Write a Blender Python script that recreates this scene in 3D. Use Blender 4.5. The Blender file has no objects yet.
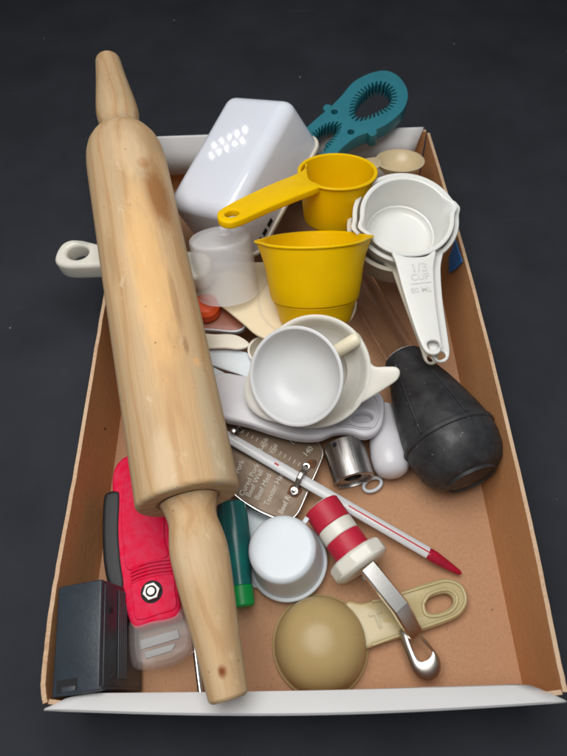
import bpy, bmesh, math, random
from mathutils import Vector as V, Matrix
import mathutils.noise as mnoise
random.seed(4)
S = 0.01                       # everything below is written in centimetres
scn = bpy.context.scene
COL = scn.collection

# ------------------------------------------------------------------ camera
FPX = 570.0
CAM = V((-.159, -.54, 35.28))
def _axes(pitch, yaw, roll):
    F = V((0, math.cos(pitch), -math.sin(pitch))); R = V((1, 0, 0)); U = R.cross(F)
    Z = Matrix.Rotation(yaw, 3, 'Z'); F, R, U = Z @ F, Z @ R, Z @ U
    c, s = math.cos(roll), math.sin(roll)
    return F, R * c + U * s, U * c - R * s
AF, AR, AU = _axes(math.radians(59.55), math.radians(1.024), math.radians(-2.69))
cd = bpy.data.cameras.new('camera'); cam = bpy.data.objects.new('camera', cd); COL.objects.link(cam)
cam.matrix_world = Matrix(((AR.x, AU.x, -AF.x, CAM.x*S), (AR.y, AU.y, -AF.y, CAM.y*S), (AR.z, AU.z, -AF.z, CAM.z*S), (0, 0, 0, 1)))
cd.sensor_fit = 'HORIZONTAL'; cd.sensor_width = 36; cd.lens = FPX / 567 * 36
cd.clip_start = 0.01; cd.clip_end = 50
cd.dof.use_dof = True; cd.dof.focus_distance = .34; cd.dof.aperture_fstop = 14
scn.camera = cam

# ------------------------------------------------------------------ light
world = bpy.data.worlds.new('World'); scn.world = world; world.use_nodes = True
bg = world.node_tree.nodes['Background']
bg.inputs[0].default_value = (.86, .93, 1, 1); bg.inputs[1].default_value = .19
def lamp(x, y, z, w, size, tgt=(0, 16, 2), col=(1, .985, .96)):
    l = bpy.data.lights.new('lamp', 'AREA'); l.shape = 'DISK'; l.size = size*S; l.energy = w; l.color = col
    o = bpy.data.objects.new('lamp', l); COL.objects.link(o)
    o.location = (x*S, y*S, z*S)
    o.rotation_euler = (V(tgt) - V((x, y, z))).to_track_quat('-Z', 'Y').to_euler()
    return o
lamp(-7, 13, 62, 3.9, 50, (0, 12, 0))
#KEY
scn.view_settings.view_transform = 'Standard'; scn.view_settings.look = 'None'
scn.view_settings.exposure = 0.06; scn.view_settings.gamma = 1
scn.cycles.max_bounces = 12; scn.cycles.transparent_max_bounces = 12

# ------------------------------------------------------------------ placing helpers
def at(px, py, z):
    """the point of the place at height z seen at that spot of the photograph"""
    d = AF + AR * ((px-283.5)/FPX) - AU * ((py-378)/FPX)
    return CAM + d * ((z - CAM.z) / d.z)
def ray(px, py): return (AF + AR * ((px-283.5)/FPX) - AU * ((py-378)/FPX)).normalized()
def frame(o, z, xh=(1, 0, 0)):
    z = V(z).normalized(); xh = V(xh); x = (xh - z * xh.dot(z)).normalized(); y = z.cross(x)
    return Matrix(((x.x, y.x, z.x, o[0]), (x.y, y.y, z.y, o[1]), (x.z, y.z, z.z, o[2]), (0, 0, 0, 1)))
def onp(M, px, py, h=0):
    """spot of the photograph -> local x,y on the plane z=h of frame M"""
    n = M.col[2].to_3d(); o = M.to_translation() + n*h; d = ray(px, py)
    p = CAM + d * ((o - CAM).dot(n) / d.dot(n)); q = M.inverted() @ p
    return (q.x, q.y)
def smooth(p, n=5, closed=True):
    out = []; k = len(p)
    for i in range(k if closed else k-1):
        a, b, c, d = [V(p[j % k] if closed else p[min(max(j, 0), k-1)]) for j in (i-1, i, i+1, i+2)]
        for s in range(n):
            t = s/n
            out.append(tuple(.5*((2*b) + (c-a)*t + (2*a-5*b+4*c-d)*t*t + (3*b-a-3*c+d)*t**3)))
    if not closed: out.append(tuple(p[-1]))
    return out

# ceiling lamp panel (two rows of small round lamps) behind and to the left of the tray, seen mirrored in the glossy white container
C4 = [at(213, 91, 9.3), at(278, 98, 11.0), at(177, 204, 7.2), at(243, 215, 8.8)]
_ex = ((C4[1]-C4[0])+(C4[3]-C4[2])).normalized(); _ey = ((C4[0]-C4[2])+(C4[1]-C4[3])).normalized(); _n = _ex.cross(_ey).normalized()
def mirrored(px, py, dist):
    d = ray(px, py); c = sum(C4, V())/4; p = CAM + d*((c-CAM).dot(_n)/d.dot(_n)); return p + (d-_n*(2*d.dot(_n)))*dist
for i in range(5):
    for j in range(2):
        p = mirrored(208+i*9.2+j*2, 154-i*3.2-j*12, 320); lamp(p.x, p.y, p.z, .05, 1.7, (0, 16, 2))

# ------------------------------------------------------------------ objects
def sc(M):
    M = M.copy(); M.translation = M.translation*S; return M
def link(name, me, mat, parent=None, M=None):
    o = bpy.data.objects.new(name, me); COL.objects.link(o)
    if M is None: M = Matrix.Identity(4)
    o.parent = parent
    o.matrix_local = sc(M)
    if mat is not None:
        me.materials.clear()
        for m in (mat if isinstance(mat, (list, tuple)) else [mat]): me.materials.append(m)
    return o
def tag(o, label=None, cat=None, group=None, kind=None):
    for k, v in (('label', label), ('category', cat), ('group', group), ('kind', kind)):
        if v: o[k] = v
    return o
def thing(name, label, cat, M, group=None):
    o = bpy.data.objects.new(name, None); COL.objects.link(o); o.empty_display_size = .01
    o.matrix_local = sc(M); return tag(o, label, cat, group)
def mesh(vs, fs, ang=35, mi=None):
    me = bpy.data.meshes.new('m'); me.from_pydata([tuple(c*S for c in v) for v in vs], [], fs); 
    bm = bmesh.new(); bm.from_mesh(me); bmesh.ops.recalc_face_normals(bm, faces=bm.faces); bm.to_mesh(me); bm.free()
    return fin(me, ang)
def fin(me, ang=35):
    me.shade_smooth(); me.set_sharp_from_angle(angle=math.radians(ang)); me.update(); return me
def subdiv(o, lv=2):
    m = o.modifiers.new('subdivision', 'SUBSURF'); m.levels = lv; m.render_levels = lv; return o
def lathe(prof, n=72, rf=None, ang=35, close=False):
    """prof: (r, z) list about local z; rf(theta, z, r) -> (r, z)"""
    vs, fs, rows = [], [], []
    for r, z in prof:
        if r < 1e-6: rows.append([len(vs)]); vs.append((0, 0, z)); continue
        row = []
        for k in range(n):
            a = 2*math.pi*k/n; rr, zz = rf(a, z, r) if rf else (r, z)
            row.append(len(vs)); vs.append((rr*math.cos(a), rr*math.sin(a), zz))
        rows.append(row)
    pairs = list(zip(rows, rows[1:])) + ([(rows[-1], rows[0])] if close else [])
    for a, b in pairs:
        for k in range(n):
            q = (k+1) % n
            f = [a[k % len(a)], a[q % len(a)], b[q % len(b)], b[k % len(b)]]
            f = list(dict.fromkeys(f))
            if len(f) > 2: fs.append(f)
    return mesh(vs, fs, ang)
def arc(cx, cz, r, a0, a1, n=5):
    return [(cx + r*math.cos(math.radians(a0+(a1-a0)*i/n)), cz + r*math.sin(math.radians(a0+(a1-a0)*i/n))) for i in range(n+1)]
def plate(outline, holes, th, bev=.08, top0=True, res=3):
    """flat piece with rounded edges, its upper face on local z=0"""
    cu = bpy.data.curves.new('c', 'CURVE'); cu.dimensions = '2D'; cu.fill_mode = 'BOTH'
    for pts in [outline] + list(holes):
        sp = cu.splines.new('POLY'); sp.points.add(len(pts)-1); sp.use_cyclic_u = True
        for i, p in enumerate(pts): sp.points[i].co = (p[0]*S, p[1]*S, 0, 1)
    cu.extrude = max(th/2-bev, 1e-4)*S; cu.bevel_depth = bev*S; cu.offset = -bev*S; cu.bevel_resolution = res
    o = bpy.data.objects.new('c', cu); COL.objects.link(o)
    me = bpy.data.meshes.new_from_object(o); bpy.data.objects.remove(o); bpy.data.curves.remove(cu)
    if top0:
        for v in me.vertices: v.co.z -= th/2*S
    bm = bmesh.new(); bm.from_mesh(me); bmesh.ops.remove_doubles(bm, verts=bm.verts, dist=1e-6); bm.to_mesh(me); bm.free()
    return fin(me, 40)
def text(s, size, M, mat, parent, depth=.01, name='lettering', spacing=1, bold=.016):
    cu = bpy.data.curves.new('t', 'FONT'); cu.body = s; cu.size = size*S; cu.extrude = depth*S/2; cu.offset = size*bold*S; cu.align_x = 'CENTER'; cu.align_y = 'CENTER'
    cu.space_character = spacing
    o = bpy.data.objects.new('t', cu); COL.objects.link(o)
    me = bpy.data.meshes.new_from_object(o); bpy.data.objects.remove(o); bpy.data.curves.remove(cu)
    return link(name, me, mat, parent, M)
def rbox(sx, sy, sz, r=.2, seg=4, taper=None):
    """box centred in x,y with its top on local z=0; taper scales the top"""
    bm = bmesh.new(); bmesh.ops.create_cube(bm, size=1)
    for v in bm.verts:
        t = taper if (taper and v.co.z > 0) else 1
        v.co = V((v.co.x*sx*t, v.co.y*sy*t, (v.co.z-.5)*sz))
    if r: bmesh.ops.bevel(bm, geom=bm.edges[:]+bm.verts[:], offset=r, segments=seg, profile=.5, affect='EDGES')
    for v in bm.verts: v.co *= S
    me = bpy.data.meshes.new('m'); bm.to_mesh(me); bm.free(); return fin(me, 30)
def tube(path, rad, n=14, caps=True, flat=1, upv=(0, 0, 1), ang=50):
    """swept round or flattened section; rad a number or a list"""
    path = [V(p) for p in path]; vs, fs = [], []
    for i, p in enumerate(path):
        t = (path[min(i+1, len(path)-1)] - path[max(i-1, 0)]).normalized()
        u = V(upv); u = (u - t*u.dot(t)).normalized(); w = t.cross(u)
        r = rad[i] if isinstance(rad, (list, tuple)) else rad
        for k in range(n):
            a = 2*math.pi*k/n; vs.append(tuple(p + w*(math.cos(a)*r) + u*(math.sin(a)*r*flat)))
    for i in range(len(path)-1):
        for k in range(n): q = (k+1) % n; fs.append([i*n+k, i*n+q, (i+1)*n+q, (i+1)*n+k])
    if caps: fs.append(list(range(n))); fs.append([(len(path)-1)*n+k for k in range(n)])
    return mesh(vs, fs, ang)
def T(x=0, y=0, z=0, rz=0, rx=0, ry=0):
    return Matrix.Translation((x, y, z)) @ Matrix.Rotation(rz, 4, 'Z') @ Matrix.Rotation(ry, 4, 'Y') @ Matrix.Rotation(rx, 4, 'X')

# ------------------------------------------------------------------ materials
def mat(name, col, rough=.4, spec=.5, metal=0, sss=0, sssr=.8, bump=0, bscale=300, var=0, vscale=40, col2=None,
        trans=0, alpha=1, ior=1.45, coat=0, rvar=0, specks=None, speck_col=(.6, .6, .6), speck_scale=300, stretch=(1, 1, 1), sub_col=None):
    m = bpy.data.materials.new(name); m.use_nodes = True; nt = m.node_tree; N = nt.nodes; L = nt.links
    b = N['Principled BSDF']; b.inputs['Base Color'].default_value = (*col, 1)
    b.inputs['Roughness'].default_value = rough; b.inputs['Metallic'].default_value = metal; b.inputs['IOR'].default_value = ior
    b.inputs['Specular IOR Level'].default_value = spec; b.inputs['Coat Weight'].default_value = coat
    b.inputs['Coat Roughness'].default_value = .15
    b.inputs['Transmission Weight'].default_value = trans; b.inputs['Alpha'].default_value = alpha
    if sss:
        b.inputs['Subsurface Weight'].default_value = sss; b.inputs['Subsurface Scale'].default_value = sssr*S
        b.inputs['Subsurface Radius'].default_value = (1, .85, .7)
    tc = N.new('ShaderNodeTexCoord'); mp = N.new('ShaderNodeMapping'); L.new(tc.outputs['Object'], mp.inputs[0]); mp.inputs['Scale'].default_value = stretch
    def noise(scale, detail=4, rg=.55):
        n = N.new('ShaderNodeTexNoise'); n.inputs['Scale'].default_value = scale; n.inputs['Detail'].default_value = detail; n.inputs['Roughness'].default_value = rg
        L.new(mp.outputs[0], n.inputs['Vector']); return n
    cur = None
    if var:
        n = noise(vscale); r = N.new('ShaderNodeMapRange'); L.new(n.outputs[0], r.inputs[0]); r.inputs[1].default_value = .3; r.inputs[2].default_value = .7
        mx = N.new('ShaderNodeMix'); mx.data_type = 'RGBA'
        c2 = col2 or tuple(c*(1-var) for c in col)
        mx.inputs[6].default_value = (*col, 1); mx.inputs[7].default_value = (*c2, 1); L.new(r.outputs[0], mx.inputs[0]); cur = mx.outputs[2]
    if specks:
        n = noise(speck_scale, 1, .5); r = N.new('ShaderNodeMapRange'); L.new(n.outputs[0], r.inputs[0]); r.inputs[1].default_value = specks; r.inputs[2].default_value = specks+.02
        mx = N.new('ShaderNodeMix'); mx.data_type = 'RGBA'; mx.inputs[6].default_value = (*col, 1)
        if cur: L.new(cur, mx.inputs[6])
        mx.inputs[7].default_value = (*speck_col, 1); L.new(r.outputs[0], mx.inputs[0]); cur = mx.outputs[2]
    if cur: L.new(cur, b.inputs['Base Color'])
    if rvar:
        n = noise(vscale*1.7, 5, .6); r = N.new('ShaderNodeMapRange'); L.new(n.outputs[0], r.inputs[0]); r.inputs[1].default_value = .3; r.inputs[2].default_value = .7
        r.inputs[3].default_value = max(rough-rvar, .02); r.inputs[4].default_value = min(rough+rvar, 1); L.new(r.outputs[0], b.inputs['Roughness'])
    if bump:
        n = noise(bscale, 5, .6); bp = N.new('ShaderNodeBump'); bp.inputs['Strength'].default_value = bump; bp.inputs['Distance'].default_value = .0006
        L.new(n.outputs[0], bp.inputs['Height']); L.new(bp.outputs[0], b.inputs['Normal'])
    m['n'] = 1
    return m
M_white = mat('white_plastic', (.63, .675, .71), .32, sss=.25, var=.04, vscale=60, bump=.08, bscale=250)
M_white2 = mat('white_plastic_container', (.69, .71, .78), .045, sss=.3, bump=.004, bscale=160, var=.03, specks=.80, speck_scale=260, speck_col=(.55, .56, .6))
M_whitec = mat('soft_white_plastic', (.63, .635, .635), .34, sss=.3, var=.04, vscale=60, bump=.10, bscale=150)
M_cupw = mat('white_cup_plastic', (.74, .74, .71), .28, sss=.35, sssr=.6, bump=.05, bscale=200, var=.05, vscale=35, col2=(.73, .71, .65))
M_cupy = mat('aged_white_cup_plastic', (.70, .64, .52), .32, sss=.3, sssr=.6, bump=.05, bscale=200, var=.06)
M_ivory = mat('ivory_plastic', (.71, .68, .60), .3, sss=.35, bump=.06, bscale=200, var=.08, vscale=50)
M_cream = mat('cream_plastic', (.76, .64, .45), .4, sss=.3, bump=.08, bscale=200, var=.05)
M_lav = mat('lavender_white_plastic', (.62, .61, .64), .28, sss=.2, bump=.05, bscale=120, var=.04)
M_pale = mat('pale_blue_plastic', (.58, .66, .68), .35, sss=.2, bump=.05, bscale=120, var=.04)
M_yellow = mat('yellow_plastic', (.78, .475, .0), .40, spec=.12, sss=.2, sssr=.4, bump=.12, bscale=180, var=.10, vscale=45, col2=(.72, .43, .0), rvar=.10, specks=.78, speck_scale=230, speck_col=(.80, .62, .18))
M_teal = mat('teal_plastic', (.020, .17, .215), .42, bump=.1, bscale=400, var=.12, vscale=80)
M_tealdark = mat('teal_plastic_dark', (.006, .02, .025), .5)
M_red = mat('red_plastic', (.72, .0, .042), .45, spec=.08, bump=.15, bscale=150, var=.15, vscale=170, col2=(.66, .035, .09), rvar=.1)
M_redband = mat('red_band', (.50, .012, .04), .5, bump=.3, bscale=350, var=.12, vscale=120)
M_orange = mat('orange_red_plastic', (.75, .09, .02), .35, var=.1)
M_redlid = mat('red_brown_lid', (.35, .11, .06), .4, var=.2)
M_rub = mat('black_rubber', (.013, .013, .015), .50, spec=.45, bump=.30, bscale=240, var=.9, vscale=95, col2=(.040, .041, .044), specks=.765, speck_scale=300, speck_col=(.10, .10, .10), rvar=.14)
M_grip = mat('black_grip', (.012, .012, .014), .55, bump=.2, bscale=300)
M_box = mat('dark_grey_plastic', (.030, .040, .052), .36, bump=.15, bscale=500, var=.3, vscale=60, specks=.77, speck_scale=350, speck_col=(.15, .16, .17), rvar=.08)
M_strip = mat('grey_ribbed_strip', (.042, .048, .058), .42, bump=.1, bscale=500)
M_hole = mat('dark_recess', (.006, .006, .007), .7)
M_nut = mat('worn_nut_steel', (.40, .385, .36), .42, metal=1, var=.4, vscale=300)
M_insert = mat('dull_steel', (.30, .295, .29), .5, metal=0, bump=.1, bscale=60)
M_steel = mat('brushed_steel', (.50, .48, .46), .32, metal=1, bump=.25, bscale=90, stretch=(18, 18, .8), var=.4, vscale=25, col2=(.28, .27, .26), rvar=.1)
M_shaft = mat('polished_steel', (.88, .85, .80), .20, metal=1, bump=.02, bscale=60)
M_satin = mat('satin_steel', (.56, .53, .49), .34, metal=1, bump=.06, bscale=60, var=.15, rvar=.06)
M_chrome = mat('chrome', (.72, .70, .68), .14, metal=1, bump=.05, bscale=60, rvar=.08, vscale=90)
M_plate = mat('aged_steel_plate', (.19, .135, .09), .42, metal=.2, spec=.3, bump=.25, bscale=200, var=.3, vscale=40, col2=(.15, .10, .065), rvar=.12, specks=.76, speck_scale=300, speck_col=(.30, .11, .04))
M_rust = mat('rust', (.07, .035, .02), .8, bump=.6, bscale=500, var=.6, vscale=300, col2=(.2, .07, .02))
M_letter = mat('worn_pale_lettering', (.52, .48, .41), .5, var=.4, vscale=300, col2=(.48, .42, .34))
M_emb = mat('embossed_letters', (.80, .79, .74), .28, sss=.35)
M_beige = mat('beige_plastic', (.47, .345, .155), .32, sss=.8, spec=.4, sssr=.6, bump=.07, bscale=150, var=.10, vscale=45, rvar=.06)
M_beigeh = mat('pale_beige_plastic', (.54, .44, .23), .26, sss=.5, sssr=.6, bump=.07, bscale=150, var=.10, vscale=45, rvar=.06)
M_beige2 = mat('beige_spoon_plastic', (.60, .47, .28), .3, sss=.3, bump=.05)
M_collar = mat('ivory_collar', (.74, .72, .64), .32, sss=.25, bump=.1, bscale=200, var=.06)
M_green = mat('green_plastic', (.0, .30, .06), .4, sss=.1, bump=.15, bscale=300)
M_blue = mat('blue_tape', (.02, .20, .58), .55, bump=.4, bscale=300, var=.15)
M_peg = mat('cream_peg', (.76, .69, .52), .35, sss=.3)
M_frost = mat('frosted_clear_plastic', (.80, .80, .82), .36, sss=.3, alpha=.34, bump=.12, bscale=200)
M_clear = mat('clear_plastic_tube', (.98, .97, .96), .07, trans=1, ior=1.30, bump=.05, bscale=90)
M_clearend = mat('smoky_clear_plastic', (.55, .47, .44), .14, alpha=.17, bump=.3, bscale=90, coat=.8)
M_tealc = mat('translucent_teal_plastic', (.006, .19, .17), .25, sss=.1, alpha=.9, var=.7, vscale=45, col2=(.02, .07, .085))
M_glass = mat('glass', (.84, .85, .86), .06, trans=.35, ior=1.35)
M_redglass = mat('red_liquid_bulb', (.42, .004, .03), .10, coat=.6, var=.3, vscale=150)
M_redline = mat('red_line', (.6, .02, .03), .3)
M_glassback = mat('white_glass_back', (.80, .80, .80), .4)

def kraft(name, c1, c2, c3):
    m = mat(name, c1, .82, spec=.2, bump=.35, bscale=260); nt = m.node_tree; N = nt.nodes; L = nt.links; b = N['Principled BSDF']
    tc = N['Texture Coordinate']
    def nz(scale, st, det=5):
        mp = N.new('ShaderNodeMapping'); mp.inputs['Scale'].default_value = st; L.new(tc.outputs['Object'], mp.inputs[0])
        n = N.new('ShaderNodeTexNoise'); n.inputs['Scale'].default_value = scale; n.inputs['Detail'].default_value = det; n.inputs['Roughness'].default_value = .65
        L.new(mp.outputs[0], n.inputs['Vector']); return n.outputs[0]
    def mr(s, a, b_):
        r = N.new('ShaderNodeMapRange'); r.inputs[1].default_value = a; r.inputs[2].default_value = b_; L.new(s, r.inputs[0]); return r.outputs[0]
    def mix(f, a, b_):
        x = N.new('ShaderNodeMix'); x.data_type = 'RGBA'; L.new(f, x.inputs[0])
        for k, v in ((6, a), (7, b_)):
            if isinstance(v, tuple): x.inputs[k].default_value = (*v, 1)
            else: L.new(v, x.inputs[k])
        return x.outputs[2]
    c = mix(mr(nz(520, (1, 1, 1), 3), .35, .68), c1, c2)
    c = mix(mr(nz(28, (1, 1, 1)), .35, .7), c, c3)
    fib = mr(nz(900, (1, .25, 1), 2), .66, .74); c = mix(fib, c, tuple(v*.55 for v in c1))
    sp_ = mr(nz(75, (1, 1, 1), 1), .80, .82); c = mix(sp_, c, tuple(v*.3 for v in c1)); st = mr(nz(9, (1, 1, 1), 3), .55, .75); c = mix(st, c, tuple(v*.82 for v in c1))
    L.new(c, b.inputs['Base Color']); return m
M_kraft = kraft('kraft_cardboard', (.50, .285, .165), (.42, .225, .125), (.45, .245, .135))
M_kraftw = kraft('kraft_wall', (.56, .275, .12), (.47, .22, .09), (.50, .235, .098))
M_edge = kraft('cut_paper_edge', (.56, .38, .24), (.40, .22, .12), (.60, .44, .30))
M_card = mat('white_coated_card', (.64, .635, .63), .42, spec=.3, bump=.12, bscale=120, var=.05, vscale=20, rvar=.08)

def wood():
    m = mat('old_maple', (.6, .4, .25), .6, spec=.16); nt = m.node_tree; N = nt.nodes; L = nt.links; b = N['Principled BSDF']; tc = N['Texture Coordinate']
    def mp(st, loc=(0, 0, 0), src=None):
        x = N.new('ShaderNodeMapping'); x.inputs['Scale'].default_value = st; x.inputs['Location'].default_value = loc; L.new(src or tc.outputs['Object'], x.inputs[0]); return x.outputs[0]
    def nz(v, scale, det=4, rg=.55, dist=0):
        n = N.new('ShaderNodeTexNoise'); n.inputs['Scale'].default_value = scale; n.inputs['Detail'].default_value = det; n.inputs['Roughness'].default_value = rg
        n.inputs['Distortion'].default_value = dist; L.new(v, n.inputs['Vector']); return n.outputs[0]
    def mr(s, a, b_, c=0, d=1):
        r = N.new('ShaderNodeMapRange'); r.inputs[1].default_value = a; r.inputs[2].default_value = b_; r.inputs[3].default_value = c; r.inputs[4].default_value = d; L.new(s, r.inputs[0]); return r.outputs[0]
    def mul(a, k):
        x = N.new('ShaderNodeMath'); x.operation = 'MULTIPLY'; L.new(a, x.inputs[0])
        if isinstance(k, (int, float)): x.inputs[1].default_value = k
        else: L.new(k, x.inputs[1])
        return x.outputs[0]
    def mix(f, a, b_):
        x = N.new('ShaderNodeMix'); x.data_type = 'RGBA'; L.new(f, x.inputs[0])
        for k, v in ((6, a), (7, b_)):
            if isinstance(v, tuple): x.inputs[k].default_value = (*v, 1)
            else: L.new(v, x.inputs[k])
        return x.outputs[2]
    # growth rings: planks cut off-centre, warped along the length
    w = N.new('ShaderNodeTexWave'); w.wave_type = 'RINGS'; w.rings_direction = 'Z'; w.inputs['Scale'].default_value = 46
    w.inputs['Distortion'].default_value = 5.5; w.inputs['Detail'].default_value = 2.5; w.inputs['Detail Scale'].default_value = .9
    L.new(mp((1, 1, .17), (.021, .034, .004)), w.inputs['Vector'])
    ring = mr(w.outputs['Fac'], .15, .95)
    fine = nz(mp((1, 1, .035)), 900, 3)
    big = nz(mp((1, 1, .35)), 26, 3)
    c = mix(mr(big, .35, .68), (.60, .41, .225), (.50, .365, .22))
    band = nz(mp((1, 1, .05), (.4, .2, .1)), 190, 3); c = mix(mul(mr(band, .40, .68), .34), c, (.43, .29, .155))
    c = mix(mul(ring, .42), c, (.50, .29, .13))
    c = mix(mul(mr(w.outputs['Fac'], .90, .985), .30), c, (.36, .19, .08))
    c = mix(mul(mr(fine, .48, .75), .42), c, (.38, .23, .12))
    def blob(loc, rx, rz, colr, k):
        x = N.new('ShaderNodeVectorMath'); x.operation = 'SUBTRACT'; L.new(tc.outputs['Object'], x.inputs[0]); x.inputs[1].default_value = loc
        y = N.new('ShaderNodeVectorMath'); y.operation = 'MULTIPLY'; L.new(x.outputs[0], y.inputs[0]); y.inputs[1].default_value = (1/rx, 1/rx, 1/rz)
        l = N.new('ShaderNodeVectorMath'); l.operation = 'LENGTH'; L.new(y.outputs[0], l.inputs[0])
        n = nz(mp((1, 1, .4)), 160, 4)
        a = N.new('ShaderNodeMath'); a.operation = 'MULTIPLY_ADD'; L.new(n, a.inputs[0]); a.inputs[1].default_value = 1.2; L.new(l.outputs['Value'], a.inputs[2])
        return mul(mr(a.outputs[0], 1.9, 1.2), k), colr
    for args in WOOD_BLOBS:
        f, colr = blob(*args); c = mix(f, c, colr)
    # floury scuffs
    sc_ = mul(mr(nz(mp((1, 1, .5), (.3, .1, .2)), 120, 5, .7), .60, .72), .5); c = mix(sc_, c, (.72, .60, .44))
    ds = mul(mr(nz(mp((1, 1, 1), (.7, .1, .2)), 420, 1), .76, .80), .7); c = mix(ds, c, (.20, .10, .05))
    L.new(c, b.inputs['Base Color'])
    bp = N.new('ShaderNodeBump'); bp.inputs['Strength'].default_value = .25; bp.inputs['Distance'].default_value = .0004; L.new(fine, bp.inputs['Height']); L.new(bp.outputs[0], b.inputs['Normal'])
    L.new(mr(big, .3, .7, .52, .7), b.inputs['Roughness'])
    return m

# ================================================================== the setting
def table():
    bm = bmesh.new(); bmesh.ops.create_grid(bm, x_segments=40, y_segments=40, size=2.5)
    for v in bm.verts: v.co.z = 0
    me = bpy.data.meshes.new('m'); bm.to_mesh(me); bm.free()
    m = mat('black_vinyl_cloth', (.030, .032, .038), .85, spec=.0, bump=.9, bscale=700, var=.6, vscale=14, col2=(.041, .044, .052))
    nt = m.node_tree; N = nt.nodes; L = nt.links; b = N['Principled BSDF']; tc = N['Texture Coordinate']
    src = b.inputs['Base Color'].links[0].from_socket
    # dust specks and thin scratches
    vo = N.new('ShaderNodeTexVoronoi'); vo.inputs['Scale'].default_value = 42; L.new(tc.outputs['Object'], vo.inputs['Vector'])
    sp = N.new('ShaderNodeMapRange'); sp.inputs[1].default_value = .045; sp.inputs[2].default_value = .03; L.new(vo.outputs['Distance'], sp.inputs[0])
    se = N.new('ShaderNodeSeparateColor'); L.new(vo.outputs['Color'], se.inputs[0])
    gt = N.new('ShaderNodeMath'); gt.operation = 'GREATER_THAN'; gt.inputs[1].default_value = .80; L.new(se.outputs[0], gt.inputs[0])
    mu = N.new('ShaderNodeMath'); mu.operation = 'MULTIPLY'; L.new(sp.outputs[0], mu.inputs[0]); L.new(gt.outputs[0], mu.inputs[1])
    mx = N.new('ShaderNodeMix'); mx.data_type = 'RGBA'; L.new(mu.outputs[0], mx.inputs[0]); L.new(src, mx.inputs[6]); mx.inputs[7].default_value = (.32, .30, .28, 1)
    mp = N.new('ShaderNodeMapping'); mp.inputs['Scale'].default_value = (.16, 1.6, 1); mp.inputs['Rotation'].default_value = (0, 0, .5); L.new(tc.outputs['Object'], mp.inputs[0])
    nn = N.new('ShaderNodeTexNoise'); nn.inputs['Scale'].default_value = 75; nn.inputs['Detail'].default_value = 2; L.new(mp.outputs[0], nn.inputs['Vector'])
    r2 = N.new('ShaderNodeMapRange'); r2.inputs[1].default_value = .70; r2.inputs[2].default_value = .80; L.new(nn.outputs[0], r2.inputs[0]); r2.inputs[4].default_value = .5
    m2 = N.new('ShaderNodeMix'); m2.data_type = 'RGBA'; L.new(r2.outputs[0], m2.inputs[0]); L.new(mx.outputs[2], m2.inputs[6]); m2.inputs[7].default_value = (.07, .072, .08, 1)
    L.new(m2.outputs[2], b.inputs['Base Color'])
    o = link('table_surface', me, m, None, T(0, 20, -.32)); tag(o, kind='structure')
table()

# ================================================================== cardboard tray
TR = thing('cardboard_tray', 'shallow brown cardboard box with white folded end flaps holding the kitchen tools', 'cardboard box', T(0, 20, -.3))
def tpart(name, me, m): return link(name, me, m, TR, T(0, -20, .3))
L_rim = [at(x, y, 5) for x, y in ((133, 143), (119, 225), (105, 306), (91, 390), (76, 480), (64, 545), (54, 604), (48.5, 650), (45.5, 684), (47.5, 702))]
R_rim = [at(x, y, 5) for x, y in ((427, 133), (445, 193), (465, 262), (493, 372), (520.5, 489), (534, 550), (545, 605), (555, 655), (563, 692))]
def wall(rim, base, th, name, inner=1, mats=None, rag=0):
    """panel between a rim line and a base line, th thick outward; inner side kraft, outer side white"""
    rim = smooth([tuple(p) for p in rim], 6, False); base = smooth([tuple(p) for p in base], 6, False)
    n = len(rim); vs, fs, mi = [], [], []
    for i in range(n):
        a = V(base[i]); b = V(rim[i]); t = (V(rim[min(i+1, n-1)]) - V(rim[max(i-1, 0)])).normalized()
        o = t.cross(V((0, 0, 1))).normalized()*inner*th
        b = b + V((0, 0, mnoise.noise(V((i*.9, inner, 3)))*rag))
        for k in range(5):
            q = a.lerp(b, k/4) + o.normalized()*(math.sin(k/4*math.pi)*.07)
            vs.append(tuple(q))
        for k in range(4, -1, -1):
            q = a.lerp(b, k/4) + o.normalized()*(math.sin(k/4*math.pi)*.07) + o
            vs.append(tuple(q))
    for i in range(n-1):
        for k in range(10):
            q = (k+1) % 10; fs.append([i*10+k, i*10+q, (i+1)*10+q, (i+1)*10+k]); mi.append(2 if k == 4 else (0 if k < 5 else 1))
    fs.append(list(range(10))); mi.append(0); fs.append([(n-1)*10+k for k in range(10)]); mi.append(0)
    me = mesh(vs, fs, 30); o = tpart(name, me, [M_kraftw, M_card, M_edge])
    for p, i in zip(o.data.polygons, mi): p.material_index = i
    return o
def base_of(rim, x): return [(x + (p.x - x)*.04, max(0.0, min(40.2, p.y)), 0) for p in rim]
wall(L_rim, base_of(L_rim, -11.9), .22, 'side_wall', 1, rag=.08)
wall(R_rim, base_of(R_rim, 11.95), .22, 'side_wall', -1, rag=.05)
fl, fr = L_rim[-1], R_rim[-1]
def lerp3(a, b, n): return [V(a).lerp(V(b), i/n) for i in range(n+1)]
FT = [V((fl.x+.02, fl.y+.12, 4.9)), V((-8, -.12, 4.9)), V((0, -.22, 4.9)), V((8, -.16, 4.9)), V((fr.x-.02, fr.y+.1, 4.9))]
wall(FT, [V((-11.85, -.05, 0)), V((-8, -.1, 0)), V((0, -.1, 0)), V((8, -.1, 0)), V((11.95, -.05, 0))], .2, 'front_wall', 1)
bl, br = L_rim[0], R_rim[0]
BT = [V((bl.x, 40.3, 4.95)), V((-4, 40.35, 4.95)), V((4, 40.35, 4.95)), V((br.x, 40.3, 4.95))]
wall(BT, [V((-11.9, 40.2, 0)), V((-4, 40.2, 0)), V((4, 40.2, 0)), V((11.95, 40.2, 0))], .2, 'back_wall', -1)
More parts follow.
